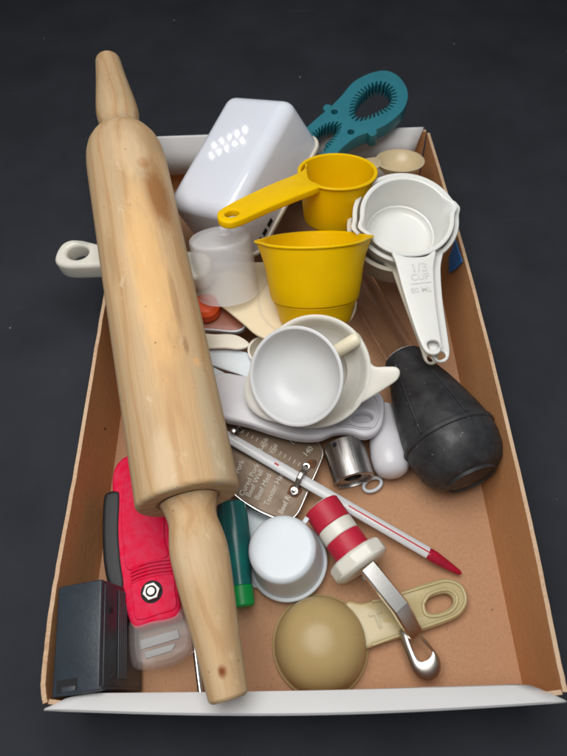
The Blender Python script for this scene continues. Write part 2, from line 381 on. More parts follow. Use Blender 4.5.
me = mesh([(-12, 0, 0), (12, 0, 0), (12, 40.2, 0), (-12, 40.2, 0), (-12, 0, -.25), (12, 0, -.25), (12, 40.2, -.25), (-12, 40.2, -.25)],
          [(0, 1, 2, 3), (4, 5, 6, 7), (0, 1, 5, 4), (1, 2, 6, 5), (2, 3, 7, 6), (3, 0, 4, 7)])
tpart('floor_panel', me, M_kraft)
def strip(rows, th, name, m):
    """bent sheet through rows of points (each row same length), thickened downward"""
    nr, nc = len(rows), len(rows[0]); vs = [tuple(p) for r in rows for p in r]
    fs = [[i*nc+j, i*nc+j+1, (i+1)*nc+j+1, (i+1)*nc+j] for i in range(nr-1) for j in range(nc-1)]
    me = mesh(vs, fs, 32); o = tpart(name, me, m)
    md = o.modifiers.new('solidify', 'SOLIDIFY'); md.thickness = th*S; md.offset = 0; 
    return o
def frow(a, b, sag=0, wob=0, n=24):
    a, b = V(a), V(b); return [a.lerp(b, i/n) + V((0, math.sin(i/n*math.pi)*sag, mnoise.noise(V((i*.35, wob, 0)))*.05*bool(wob))) for i in range(n+1)]
lx, rx = fl.x-.02, fr.x
strip([frow((lx-.1, fl.y-.22, 4.35), (rx+.05, fr.y-.30, 4.35), -.32, 1), frow((lx-.1, fl.y-.32, 4.98), (rx+.05, fr.y-.40, 4.98), -.34, 1), frow((lx-.02, fl.y-.26, 5.08), (rx+.0, fr.y-.34, 5.08), -.33, 1),
       frow((lx+.8, fl.y+.1, 4.86), (rx-.7, fr.y+.02, 4.86), -.2, 2), frow((lx+1.5, fl.y+.3, 4.6), (rx-1.3, fr.y+.3, 4.6), -.06, 3),
       frow((lx+1.95, .26, 4.42), (rx-1.75, .36, 4.42), 0, 3), frow((lx+2.2, .30, 3.2), (rx-2.0, .40, 3.2), 0, 3)], .07, 'end_flap', M_card)
bx, cx_ = bl.x, br.x
strip([frow((bx, 40.62, 4.7), (cx_-.1, 40.6, 4.7)), frow((bx, 40.6, 5.1), (cx_-.15, 40.6, 5.1)), frow((bx+.1, 40.45, 5.22), (cx_-.3, 40.45, 5.22)), frow((bx+.15, 40.3, 5.18), (cx_-.32, 40.28, 5.18)),
       frow((bx+.6, 39.75, 4.2), (cx_-.7, 39.7, 4.4)), frow((bx+1.2, 39.35, 2.2), (cx_-1.0, 39.3, 3.2))], .07, 'end_flap', M_card)
# loose inner flap seen on the right behind the jar opener
strip([frow((2.0, 39.15, 3.3), (cx_-1.0, 38.9, 3.35), n=8), frow((2.0, 38.85, 3.35), (cx_-1.05, 38.6, 3.4), n=8), frow((2.0, 38.6, 2.6), (cx_-1.3, 38.3, 2.6), n=8), frow((2.0, 38.3, 1.2), (cx_-1.6, 38.0, 1.2), n=8)], .14, 'inner_flap', M_card)
# blue tape on the right wall
tp = [at(455, 236, 4.8), at(463.5, 262, 4.8), at(461, 270, 3.9), at(450, 274, 3.4), at(449, 255, 3.9)]
def on_right(px, py):
    """hit of the line of sight with the inner face of the right wall"""
    d = ray(px, py); best = None
    for k in range(2000):
        p = CAM + d*(28 + k*.012)
        i = min(range(len(R_rim)), key=lambda j: abs(R_rim[j].y-p.y)); 
        js = sorted(range(len(R_rim)), key=lambda j: abs(R_rim[j].y-p.y))[:2]; a, b = R_rim[js[0]], R_rim[js[1]]
        t = (p.y-a.y)/(b.y-a.y); xr = a.x+(b.x-a.x)*t; xb = 11.95+(xr-11.95)*.04
        if p.x >= xb + (xr-xb)*max(0, min(1, p.z/5)) - .06: return p
    return p
tv = [on_right(*q) for q in ((455.5, 240), (462.5, 262), (456, 269), (449.5, 273), (449, 258))]
me = mesh([tuple(p+V((-.03, 0, 0))) for p in tv] + [tuple(p+V((.02, 0, 0))) for p in tv], [list(range(5)), list(range(5, 10))] + [[i, (i+1) % 5, (i+1) % 5+5, i+5] for i in range(5)])
tpart('tape', me, M_blue)

# ================================================================== rolling pin
pa, pb = at(122, 137, 9.1), at(189, 501, 7.0)
ax = (pb-pa).normalized(); Lb = (pb-pa).length
# local frame: z along the pin toward the viewer, x toward the right, y = toward/away
MP = frame(pa, ax, (1, 0, 0))
PI_ = MP.inverted()
def pin_loc(px, py, r=2.7):
    """point of the barrel's near surface under a photograph spot (metres, local)"""
    d = ray(px, py); o = PI_ @ CAM; q = PI_.to_3x3() @ d
    a = q.x**2+q.y**2; b = 2*(o.x*q.x+o.y*q.y); c = o.x**2+o.y**2-r*r; D = b*b-4*a*c
    t = (-b-math.sqrt(max(D, 0)))/(2*a); p = o+q*t; return (p.x*S, p.y*S, p.z*S)
def near_loc(px, py, rx, rz, c, k):
    x, y, z = pin_loc(px, py, 1.05); return ((x, y, z-Lb*S), rx, rz, c, k)
WOOD_BLOBS = [(pin_loc(158, 195), .0085, .026, (.32, .15, .055), 1.0), (pin_loc(143, 163), .004, .005, (.36, .17, .06), .9), (pin_loc(197, 362), .0022, .003, (.80, .42, .15), 1.0),
              (pin_loc(186, 345), .0018, .006, (.30, .16, .08), .7), (pin_loc(141, 266), .0016, .002, (.55, .26, .08), .9), (pin_loc(112, 260), .004, .02, (.42, .26, .13), .6),
              (pin_loc(150, 270), .010, .07, (.74, .46, .20), .65), (pin_loc(205, 330), .007, .07, (.47, .37, .24), .75), (pin_loc(215, 440), .006, .05, (.50, .40, .26), .7), (pin_loc(165, 470), .006, .02, (.66, .52, .35), .5),
              near_loc(219, 673, .0022, .0030, (.20, .055, .008), 1.0), near_loc(190, 560, .008, .012, (.66, .52, .36), .4), near_loc(228, 640, .004, .03, (.42, .28, .15), .6), (pin_loc(150, 140), .012, .010, (.44, .29, .16), .6), (pin_loc(128, 150), .01, .02, (.70, .50, .30), .5), (pin_loc(175, 300), .002, .02, (.34, .2, .1), .6), (pin_loc(190, 497), .03, .004, (.40, .33, .24), .6), (pin_loc(205, 250), .003, .03, (.62, .50, .34), .6)]
M_wood = wood()
RPt = thing('rolling_pin', 'long worn wooden rolling pin lying along the left side over the tray', 'rolling pin', MP)
R0 = 2.72
prof = [(0, .05), (1.3, .02), (1.6, .1), (1.95, .35), (2.25, .75), (2.48, 1.25), (2.63, 1.9), (2.70, 2.7), (R0, 3.6), (R0, Lb*.5), (R0-.03, Lb-.55)] + arc(R0-.30, Lb-.28, .28, 5, 90, 6) + [(1.75, Lb), (1.66, Lb-.02), (1.58, Lb-.14), (1.2, Lb-.14), (0, Lb-.14)]
link('barrel', lathe(prof, 96), M_wood, RPt)
hp = [(1.48, -.03), (1.38, .25), (1.26, .75), (1.24, 1.15), (1.37, 1.9), (1.43, 2.6), (1.38, 3.6), (1.27, 4.8), (1.11, 6.4), (.99, 7.9), (.91, 9.0)] + arc(.67, 9.0, .22, 0, 90, 5) + [(0, 9.25)]
h1 = [(0, -.02)] + smooth(hp, 3, False)
link('handle', lathe([(r*1.0, z) for r, z in h1], 64), M_wood, RPt, T(0, 0, Lb, 0, 0, math.radians(.9)))
link('handle', lathe([(r*1.06, z*.93) for r, z in h1], 64), M_wood, RPt, Matrix.Rotation(math.pi, 4, 'X'))

# ================================================================== big white container (upside down)
tl, tr_, bl_, br_ = C4
cen = (tl+tr_+bl_+br_)/4; ex = ((tr_-tl)+(br_-bl_)).normalized(); ey = ((tl-bl_)+(tr_-br_)).normalized(); ez = ex.cross(ey).normalized()
MC = frame(cen, ez, ex); wx = ((tr_-tl).length+(br_-bl_).length)/2; wy = ((tl-bl_).length+(tr_-br_).length)/2
CT = thing('storage_container', 'large glossy white plastic container lying upside down at the back left', 'container', MC)
def open_box(sx, sy, d, r, th, flare=1.06):
    bm = bmesh.new(); bmesh.ops.create_cube(bm, size=1)
    for v in bm.verts:
        f = 1 if v.co.z > 0 else flare
        v.co = V((v.co.x*sx*f, v.co.y*sy*f, (v.co.z-.5)*d))
    es = [e for e in bm.edges if not (abs(e.verts[0].co.z+d) < 1e-4 and abs(e.verts[1].co.z+d) < 1e-4)]
    bm.faces.ensure_lookup_table()
    bmesh.ops.delete(bm, geom=[f for f in bm.faces if all(abs(v.co.z+d) < 1e-4 for v in f.verts)], context='FACES')
    bmesh.ops.bevel(bm, geom=[e for e in bm.edges if not e.is_boundary], offset=r, segments=6, profile=.5, affect='EDGES')
    for v in bm.verts: v.co *= S
    me = bpy.data.meshes.new('m'); bm.to_mesh(me); bm.free(); return fin(me, 50)
o = link('body', open_box(wx, wy, 4.6, .95, .16), M_white2, CT)
md = o.modifiers.new('solidify', 'SOLIDIFY'); md.thickness = .16*S; md.offset = -1
wn = o.modifiers.new('weighted_normals', 'WEIGHTED_NORMAL'); wn.keep_sharp = True; wn.weight = 100
rimM = T(0, 0, -4.6)
pr2 = [(x*wx/2*1.10, y*wy/2*1.075) for x, y in ((-1, -1), (1, -1), (1, 1), (-1, 1))]
def rrect(hx, hy, r, n=6):
    o = []
    for cx, cy, a in ((hx-r, hy-r, 0), (-hx+r, hy-r, 90), (-hx+r, -hy+r, 180), (hx-r, -hy+r, 270)):
        for k in range(n+1): t = math.radians(a+90*k/n); o.append((cx+r*math.cos(t), cy+r*math.sin(t)))
    return o
link('rim', plate(rrect(wx/2*1.06+.16, wy/2*1.06+.16, 1.1), [rrect(wx/2*1.06-.05, wy/2*1.06-.05, .95)], .35, .1), M_cupy, CT, T(0, 0, -4.35))
# printed band on its right side near the rim
for k, (yy, hh) in enumerate(((-4.3, .55), (-3.5, .5), (-2.7, .6))):
    link('printed_mark', rbox(.35, hh, .02, 0), M_hole, CT, T(wx/2*1.04+.08, yy, -3.9, 0, 0, math.pi/2))

# ================================================================== teal jar opener
MO = frame(at(360, 115, 7.0), V((-.05, -.16, 1)), (1, 0, 0))
JO = thing('jar_opener', 'teal plastic jar opener with two toothed openings resting on the back edge', 'jar opener', MO)
ol = [(352, 83), (363, 76), (375, 71.5), (387, 70.5), (398, 75.5), (406, 86), (408, 97), (404, 108.5), (396, 117), (386, 124.5), (372, 131), (357, 136.5), (344, 146), (332, 158), (316, 168), (301, 171), (290, 165), (288, 154), (295, 141), (306, 128), (318, 117), (330, 107), (341, 96)]
out = smooth([onp(MO, *p) for p in ol], 5)
def toothed(cpx, pts, ntooth, depth):
    base = smooth([onp(MO, *p) for p in pts], 14); c = V((sum(p[0] for p in base)/len(base), sum(p[1] for p in base)/len(base)))
    # resample evenly
    seg = [0]
    for i in range(len(base)): seg.append(seg[-1] + (V(base[(i+1) % len(base)])-V(base[i])).length)
    tot = seg[-1]; res = []
    def pt(s):
        s %= tot
        for i in range(len(base)):
            if seg[i+1] >= s:
                f = (s-seg[i])/(seg[i+1]-seg[i]+1e-9); return V(base[i]).lerp(V(base[(i+1) % len(base)]), f)
    for k in range(ntooth):
        for f, dd in ((0, 0), (.38, 0), (.54, depth), (.84, depth)):
            p = pt((k+f)*tot/ntooth); n = (c-p).normalized(); res.append(tuple(p+n*dd))
    return res
hA = [(350, 105), (356, 93), (368, 84), (380, 80.5), (390, 83), (396, 91), (397, 100), (392, 108.5), (382, 114), (370, 118.5), (358, 121), (350, 116)]
hB = [(303, 152), (306, 142), (313, 132), (322, 125), (333, 121), (341, 122), (341, 129), (336, 138), (329, 147), (320, 155), (310, 160), (304, 158)]
h1_, h2_ = toothed(0, hA, 33, .46), toothed(0, hB, 31, .44)
def circ(c, r, n=16): return [(c[0]+r*math.cos(2*math.pi*i/n), c[1]+r*math.sin(2*math.pi*i/n)) for i in range(n)]
link('body', plate(out, [h1_, h2_, circ(onp(MO, 334.5, 111.5), .27), circ(onp(MO, 351, 131.5), .27)], 1.15, .05), M_teal, JO)
for p in ((327.5, 107.5), (372.5, 132)):
    q = onp(MO, *p); link('grip_lug', lathe([(0, 0), (.30, 0), (.36, -.06), (.36, -1.1), (.3, -1.2), (0, -1.2)], 20), M_teal, JO, T(q[0], q[1], .03))

# ================================================================== cups
def cup_mesh(rt, rb, h, th=.14, foot=None, spouts=(), lip=.12, n=128, rr=.35, step=None):
    o = [(0, 0), (rb-rr, 0)] + arc(rb-rr, rr, rr, -90, 0, 4)[1:]
    if step:   # (z, r below, r above)
        zs, r1, r2 = step; o = [(0, 0), (r1-.6, 0)] + arc(r1-.6, .4, .4, -90, -20, 4)[1:] + [(r1-.12, .8), (r1+.04, zs-.2), (r1+.12, zs-.02), (r2-.22, zs+.04), (r2-.06, zs+.14), (r2, zs+.34)]
    o += [(rb+(rt-rb)*k, h*k) for k in ((.5, .7, .8, .88, .93) if not step else (.75, .88, .93))]
    if step:
        zs, r1, r2 = step; o = o[:-3] + [(r2+(rt-r2)*f, zs+(h-zs)*f) for f in (.3, .5, .7, .8, .88, .93)]
    o += [(rt-.03, h-.16), (rt+lip, h-.14), (rt+lip+.02, h-.07), (rt+lip-.03, h), (rt-.05, h+.01), (rt-th, h-.04)]
    r2b = (step[2] if step else rb)
    for k in (.93, .88, .8, .7, .5, .2):
        z = h*k; zz = (z-(step[0] if step else 0))/(h-(step[0] if step else 0))
        if zz > .12: o.append((r2b+(rt-r2b)*zz-th, z))
    zb = step[0]+.1 if step else .0
    ri_ = max(.25, rr-.1) if not step else .4; o = [p for p in o if not (p is o[-1] and p[1] < zb+th+ri_)]
    o += arc(r2b-th-ri_, zb+th+ri_, ri_, 0, -90, 7)
    o += [(0, zb+th)]
    def rf(a, z, r):
        for a0, w, amp in spouts:
            d = abs((a-a0+math.pi) % (2*math.pi)-math.pi); k = max(0, (z/h-.62)/.38)
            r += amp*math.exp(-(d/w)**2)*k**1.7*(1 if r > rt*.8 else 0)
        return r, z
    return lathe(o, n, rf, 40)
def handle_plate(M, pts_px, holes_px=(), th=.3, bev=.09, n=5, sm=True):
    out = [onp(M, *p) for p in pts_px]; out = smooth(out, n) if sm else out
    return plate(out, [smooth([onp(M, *p) for p in h], 4) for h in holes_px], th, bev)

# small yellow cup at the back
nY1 = V((.02, .26, 1)).normalized(); cY1 = at(337.5, 170, 9.1); MY1 = frame(cY1, nY1)
Y1 = thing('measuring_cup', 'small yellow measuring cup with a long handle pointing left, behind the spouted yellow cup', 'measuring cup', frame(cY1-nY1*3.7, nY1), 'yellow measuring cups')
link('cup_bowl', cup_mesh(2.60, 2.22, 3.7, .14, lip=.1), M_yellow, Y1)
L1 = Y1_loc = (frame(cY1-nY1*3.7, nY1)).inverted() @ MY1
hpx = [(306, 163), (301, 171), (270, 184), (240, 198), (221, 208.5), (217, 213), (219, 219), (228, 222), (240, 219.5), (268, 207), (296, 195.5), (320, 186), (318, 183), (309, 178)]
hole = [(225, 213), (231, 209.5), (237, 210), (239, 213), (234, 216), (227, 216.3)]
link('handle', handle_plate(MY1, hpx, [hole], .5, .12), M_yellow, Y1, L1)

# spouted yellow cup
nY2 = V((-.01, .62, .80)).normalized(); cY2 = at(313.5, 238, 8.9)
MY2 = frame(cY2-nY2*5.4, nY2)
Y2 = tag(link('measuring_cup', cup_mesh(3.30, 2.95, 5.4, .15, spouts=((0, .17, .42), (math.pi, .17, .38)), lip=.07, step=(1.5, 2.58, 2.88)), M_yellow, None, MY2),
         'large yellow cup with pouring spouts in front of the small yellow one', 'measuring cup', 'yellow measuring cups')

# nested white measuring cups
def nest_cup(label, c, n_, rt, rb, h, m, hp_px, hole_px, txt=None, sp=(), group='nested white measuring cups'):
    n_ = V(n_).normalized(); Mr = frame(c, n_); Mb = frame(c-n_*h, n_)
    t = thing('measuring_cup', label, 'measuring cup', Mb, group)
    link('cup_bowl', cup_mesh(rt, rb, h, .12, spouts=sp, lip=.16, rr=.5), m, t)
    ML = Mb.inverted() @ Mr
    link('handle', handle_plate(Mr, hp_px, hole_px, .28, .10), m, t, ML)
    return t, Mr, ML
nN = V((.04, -.19, .97))
c1 = at(407.5, 214.5, 8.8)
t1, Mr1, ML1 = nest_cup('top white measuring cup of the nested stack, with raised lettering on its handle', c1, nN, 2.88, 2.35, 2.8, M_cupw,
    [(392, 250), (396, 262), (402, 285), (411, 315), (420, 340), (427, 352), (437, 354), (442, 347), (440, 330), (436, 300), (434, 268), (436, 250), (425, 256), (405, 256)],
    [[(427.5, 343), (432, 340), (438, 341), (440, 346), (436, 350), (430, 349)]], sp=((math.radians(13), .15, .42), (math.radians(196), .15, .36)))
for i, (s_, px, py, sz) in enumerate((('1/3', 419, 268, .85), ('CUP', 420, 277, .62), ('80 ML', 421, 290, .50))):
    q = onp(Mr1, px, py); text(s_, sz, ML1 @ T(q[0], q[1], .015, math.radians(6)), M_emb, t1, .035, bold=.004)
q = onp(Mr1, 421, 283); link('raised_line', rbox(1.3, .07, .05, .0), M_emb, t1, ML1 @ T(q[0], q[1], .035, math.radians(6)))
c2 = at(406, 216.5, 8.3)
nest_cup('middle cup of the nested white stack, its handle tip showing at the right', c2, nN, 3.32, 2.75, 3.0, M_cupw,
    [(400, 255), (408, 290), (420, 325), (431, 352), (437, 361), (446, 361), (450, 353), (448, 335), (443, 300), (441, 268), (443, 248), (425, 255)],
    [[(434, 355), (438, 351), (444, 352), (446, 356), (442, 359), (437, 359)]], sp=((math.radians(11), .12, .26), (math.radians(193), .12, .26)))
c3 = at(399, 226, 7.3)
nest_cup('yellowed lowest cup of the nested white stack', c3, V((-.04, -.19, .97)), 3.3, 2.8, 3.1, M_cupy,
    [(384, 262), (392, 270), (400, 292), (411, 322), (420, 346), (425, 360), (432, 364), (438, 360), (438, 345), (430, 310), (424, 270), (405, 262)],
    [[(427.5, 357), (431, 354.5), (434, 357), (432, 361), (429, 361)]])

# frosted cup standing upside down
nF = V((-.06, .42, .9)).normalized(); cF = at(219.5, 236, 8.3); MF = frame(cF, nF)
FC = thing('frosted_cup', 'frosted clear plastic cap standing upside down beside the rolling pin', 'plastic cup', MF)
pf = [(0, .02), (1.7, 0)] + arc(1.83, -.18, .18, 90, 0, 4) + [(2.04, -1.5), (2.08, -3.9), (2.12, -4.0), (1.98, -4.0), (1.90, -1.5), (1.84, -.3), (1.6, -.15), (0, -.13)]
link('cup_body', lathe(pf, 72), M_frost, FC)
link('knob', lathe([(0, .55), (.28, .52), (.36, .4), (.33, .1), (.42, .01), (0, 0)], 28), M_frost, FC, T(.35, .25, .02))

# cream scoop with the holed handle poking out at the left
cS = at(307, 301, 4.6); nS = V((.02, .10, 1)).normalized(); MS = frame(cS, nS)
SC = thing('cream_scoop', 'cream plastic scoop under the yellow cup, its holed handle sticking out past the left edge', 'scoop', MS)
link('scoop_bowl', lathe([(0, -2.3), (1.6, -2.2), (2.5, -1.6), (3.1, -.6), (3.3, 0), (3.36, .05), (3.22, .06), (2.95, -.6), (2.35, -1.5), (1.5, -2.05), (0, -2.12)], 72), M_cream, SC)
web = [onp(MS, *p) for p in ((197, 266), (215, 262), (240, 262), (262, 262), (290, 262), (320, 300), (300, 345), (262, 337), (243, 323), (227, 310), (212, 300), (197, 296))]
link('neck_web', plate(smooth(web, 5), [], .25, .1), M_cream, SC, T(0, 0, .03))
pE = at(78, 252, 6.35); pN = at(205, 281, 4.9)
Mh = frame(pE, V((-.05, -.05, 1)), pN-pE); ML = MS.inverted() @ Mh; Lh = (pN-pE).length
hw = [(-1.45, -.85), (-.95, -1.2), (-.2, -1.25), (.9, -1.08), (2.4, -.85), (4.5, -.8), (Lh, -1.05), (Lh, 1.05), (4.5, .8), (2.4, .8), (.9, .98), (-.2, 1.12), (-.95, 1.06), (-1.45, .65), (-1.6, -.1)]
link('handle', plate(smooth(hw, 4), [[(.78*math.cos(a*.3142)-.1, .62*math.sin(a*.3142)+.05) for a in range(20)]], 1.5, .3, res=5), M_ivory, SC, ML)

# ================================================================== white cups in the middle
cW = at(295, 376.5, 7.0); tc_ = (CAM-cW).normalized(); nW = (tc_ + V((-.40, -.04, -.05))).normalized()
hW = 1.7; MW = frame(cW-nW*hW, nW)
dish = [(0, 0), (1.2, .0), (1.9, .22), (2.4, .65), (2.68, 1.15), (2.80, 1.55), (2.86, 1.66), (2.92, 1.70), (2.90, 1.76), (2.80, 1.78), (2.70, 1.72), (2.58, 1.2), (2.30, .75), (1.85, .38), (1.2, .17), (0, .15)]
tag(link('measuring_cup', lathe(smooth(dish, 3, False)[:-1] + [(0, .15)], 96, ang=60), M_whitec, None, MW),
    'round white plastic cup with no handle, facing up in the middle of the tray', 'measuring cup')
cW2 = at(314, 371, 5.9); nW2 = (tc_ + V((-.20, .02, 0))).normalized(); MW2 = frame(cW2-nW2*2.2, nW2); MR2 = frame(cW2, nW2)
q = V(onp(MR2, 244, 404)); spa = math.atan2(q.y, q.x)
FN = thing('measuring_cup', 'wide ivory plastic cup with a short tab handle, behind the round white cup', 'measuring cup', MW2)
link('cup_bowl', cup_mesh(3.30, 2.0, 2.2, .14, lip=.10, rr=.8, spouts=((spa, .55, 1.25),)), M_ivory, FN)
link('tab_handle', handle_plate(MR2, [(366, 357), (374, 366), (386, 366.5), (396, 367), (400, 372), (397, 380), (386, 388), (370, 398), (351, 409), (354, 403), (363, 389), (367, 374)], [], .32, .12), M_ivory, FN, MW2.inverted() @ MR2)
q0_, q1_ = onp(MR2, 334, 351), onp(MR2, 360, 337); a_ = MR2 @ V((q0_[0], q0_[1], -.7)); b_ = MR2 @ V((q1_[0], q1_[1], -.1))
tag(link('plastic_peg', tube([(0, 0, 0), (0, 0, (b_-a_).length*.5), (0, 0, (b_-a_).length-.15), (0, 0, (b_-a_).length-.05), (0, 0, (b_-a_).length)], [.40, .42, .42, .34, .18], 24, upv=(0, 1, 0)), M_peg, None, frame(a_, b_-a_, (0, 0, 1))),
    'cream rounded plastic handle end poking out of the ivory cup', 'handle')

# ================================================================== lavender plate with hole, white bar, ring
ML_ = frame(at(345, 415, 3.1), V((.05, -.05, 1)))
LV = thing('plastic_holder', 'lavender white plastic holder with an oval hole, under the white cups', 'kitchen tool', ML_)
lo = [(214, 374), (250, 376), (300, 384), (340, 389), (366, 387), (379, 391), (385, 402), (384, 420), (378, 431), (366, 436), (350, 432), (335, 432), (318, 438), (290, 436), (250, 424), (214, 412)]
hole = [(352, 417), (356, 412.5), (364, 411.5), (371, 413.5), (373, 417), (369, 420.5), (361, 421.5), (355, 420.5)]
link('base_plate', plate(smooth([onp(ML_, *p) for p in lo], 4), [smooth([onp(ML_, *p) for p in hole], 4)], .9, .22), M_lav, LV)
link('recess_floor', lathe([(0, 0), (1.0, 0), (1.0, -.05), (0, -.05)], 32), M_lav, LV, T(*onp(ML_, 362, 416), -.6))
ri = [(330, 396), (352, 395), (366, 393), (375, 398), (378, 408), (376, 419), (371, 426), (360, 427), (346, 424), (334, 424)]
inn = smooth([onp(ML_, *p) for p in ri], 4); cxx = sum(p[0] for p in inn)/len(inn); cyy = sum(p[1] for p in inn)/len(inn)
out_ = [(cxx+(p[0]-cxx)*1.12, cyy+(p[1]-cyy)*1.16) for p in inn]
link('raised_rim', plate(out_, [inn], .14, .05), M_lav, LV, T(0, 0, .1))
a_, b_ = at(381, 408, 1.2), at(391, 464, 1.35); L_ = (b_-a_).length
pr_ = [.80, .88, 1.0, 1.15, 1.2, 1.22, 1.12, .9, .55, .05]; zs_ = [0, .15*L_, .4*L_, .6*L_, .8*L_, L_*.9, L_+.25, L_+.6, L_+.82, L_+.9]
tag(link('white_handle', tube([(0, 0, z) for z in zs_], pr_, 28, flat=.95, upv=(0, 1, 0)), M_lav, None, frame(a_, b_-a_, (1, 0, 0))), 'rounded white plastic handle between the steel cylinder and the black bulb', 'handle')
rg = [(1.0*math.cos(t*.19635), .62*math.sin(t*.19635), 0) for t in range(33)]
tag(link('plastic_ring', tube([(x*.62, y*.62, 0) for x, y, _ in rg], .12, 10, caps=False), M_white, None, frame(at(372.5, 484.5, .35), (0.05, -.1, 1), (1, .5, 0))), 'small white plastic ring beside the steel cylinder', 'ring')

# ================================================================== white spoons at the left
def spoon(label, m, hp, zz, nrm, bowl_c, br, th=.22, depth=1.0, group='white spoon handles beside the rolling pin'):
    M = frame(at(hp[0][0], hp[0][1], zz), nrm)
    t = thing('measuring_spoon', label, 'measuring spoon', M, group)
    link('handle', plate([onp(M, *p) for p in hp] if len(hp) < 5 else smooth([onp(M, *p) for p in hp], 4), [], th, .07), m, t)
    q = onp(M, *bowl_c)
    link('spoon_bowl', lathe([(0, -depth), (br*.55, -depth*.88), (br*.9, -depth*.4), (br, 0), (br+.06, .03), (br-.08, .04), (br*.82, -depth*.4), (br*.5, -depth*.78), (0, -depth*.88)], 40), m, t, T(q[0], q[1], -.02))
    return t
spoon('grey-white spoon handle, upper of the three beside the rolling pin', M_cupy, [(200, 334), (215, 334), (232, 334), (243, 338), (250, 345), (240, 349), (225, 348), (200, 347)], 4.0, (0, -.25, 1), (262, 350), .9, .25)
spoon('broad white spoon handle, middle of the three beside the rolling pin', M_white, [(200, 352), (222, 349), (246, 352), (256, 362), (252, 378), (238, 374), (215, 366), (200, 360)], 3.3, (0, -.2, 1), (272, 375), 1.2, .22)
spoon('white spoon handle, lowest of the three beside the rolling pin', M_white, [(200, 362), (218, 369), (240, 381), (262, 388), (262, 393), (232, 387), (205, 384)], 2.9, (0, -.15, 1), (280, 398), 1.1, .18)
Mq = frame(at(220, 318, 3.8), V((0, -.25, 1)))
LD = thing('shallow_lid', 'dull red shallow lid with a white rim tucked beside the rolling pin', 'lid', Mq)
q_ = smooth([onp(Mq, *p) for p in ((186, 302), (205, 297), (222, 306), (236, 318), (244, 326), (236, 331), (218, 330), (186, 325))], 4)
link('lid_top', plate(q_, [], .12, .03), M_redlid, LD)
cxx = sum(p[0] for p in q_)/len(q_); cyy = sum(p[1] for p in q_)/len(q_)
link('rim', plate([(cxx+(p[0]-cxx)*1.05, cyy+(p[1]-cyy)*1.10) for p in q_], [[(cxx+(p[0]-cxx)*.99, cyy+(p[1]-cyy)*.97) for p in q_]], .5, .06), M_white, LD, T(0, 0, .12))
tag(link('orange_cap', lathe([(0, .5), (.7, .45), (.95, .2), (1.0, -.4), (0, -.4)], 32), M_orange, None, frame(at(206, 307, 4.4), (0, -.1, 1))), 'small orange-red cap peeking out beside the rolling pin under the frosted cap', 'cap')

# ================================================================== beige spoon at the back
nB = V((.0, .22, 1)).normalized(); MB = frame(at(400, 160.5, 5.6), nB)
BS = thing('beige_spoon', 'beige plastic measuring spoon at the back right behind the nested cups', 'measuring spoon', MB)
link('spoon_bowl', lathe([(0, -1.2), (1.0, -1.0), (1.6, -.45), (1.78, 0), (1.88, .03), (1.7, .06), (1.48, -.45), (.9, -.88), (0, -1.05)], 56), M_beige2, BS)
link('handle', handle_plate(MB, [(378, 157), (360, 159), (335, 163), (335, 172), (360, 169), (380, 166)], [], .25, .08), M_beige2, BS)

# ================================================================== baster
a_, b_ = at(403, 358, 2.55), at(470, 477, 2.95); ab = b_-a_; Lq = ab.length
MBs = frame(a_, ab, (1, 0, 0))
BA = thing('turkey_baster', 'black rubber bulb baster with a clear plastic tube along the right side', 'baster', MBs)
bp = [(0, -.05), (1.15, -.05), (1.28, 0), (1.33, .12), (1.38, .5), (1.62, 1.4), (2.05, 2.7), (2.42, Lq*.45), (2.72, Lq*.60), (2.84, Lq*.69), (2.94, Lq*.697), (2.97, Lq*.71), (2.94, Lq*.725), (2.84, Lq*.733), (2.83, Lq*.80), (2.62, Lq*.90), (2.25, Lq*.965), (1.75, Lq*1.0), (1.62, Lq*1.005), (1.56, Lq*1.025), (1.48, Lq*1.025), (1.42, Lq*1.014), (.9, Lq*1.018), (0, Lq*1.022)]
link('bulb', lathe(bp, 96, ang=28), M_rub, BA)
def rprof(z):
    for (r0, z0), (r1, z1) in zip(bp[3:], bp[4:]):
        if z0 <= z <= z1: return r0+(r1-r0)*(z-z0)/(z1-z0+1e-9)
    return bp[3][0]
tocam = (MBs.inverted().to_3x3() @ (CAM-a_).normalized()); phi0 = math.atan2(tocam.y, tocam.x)
for dphi in (-.62, .42, 2.2, 3.6):
    pth = []; 
    for i in range(22):
        z = .9+(Lq*.70-.9)*i/21; r = rprof(z)+.012; pth.append((r*math.cos(phi0+dphi), r*math.sin(phi0+dphi), z))
    link('raised_rib', tube(pth, .085, 8, upv=(math.cos(phi0+dphi), math.sin(phi0+dphi), 0)), M_rub, BA)
link('tube', lathe([(1.05, .5), (1.10, -.3), (1.10, -4), (1.02, -9), (.85, -13), (.3, -16), (.25, -18), (.17, -18), (.2, -16), (.74, -13), (.92, -9), (1.0, -4), (1.0, -.3), (.97, .5)], 48, close=True), M_clear, BA, T(0, 0, 0))
link('tube_collar', lathe([(1.12, .1), (1.2, .05), (1.2, -.10), (1.13, -.16)], 48), M_frost, BA)

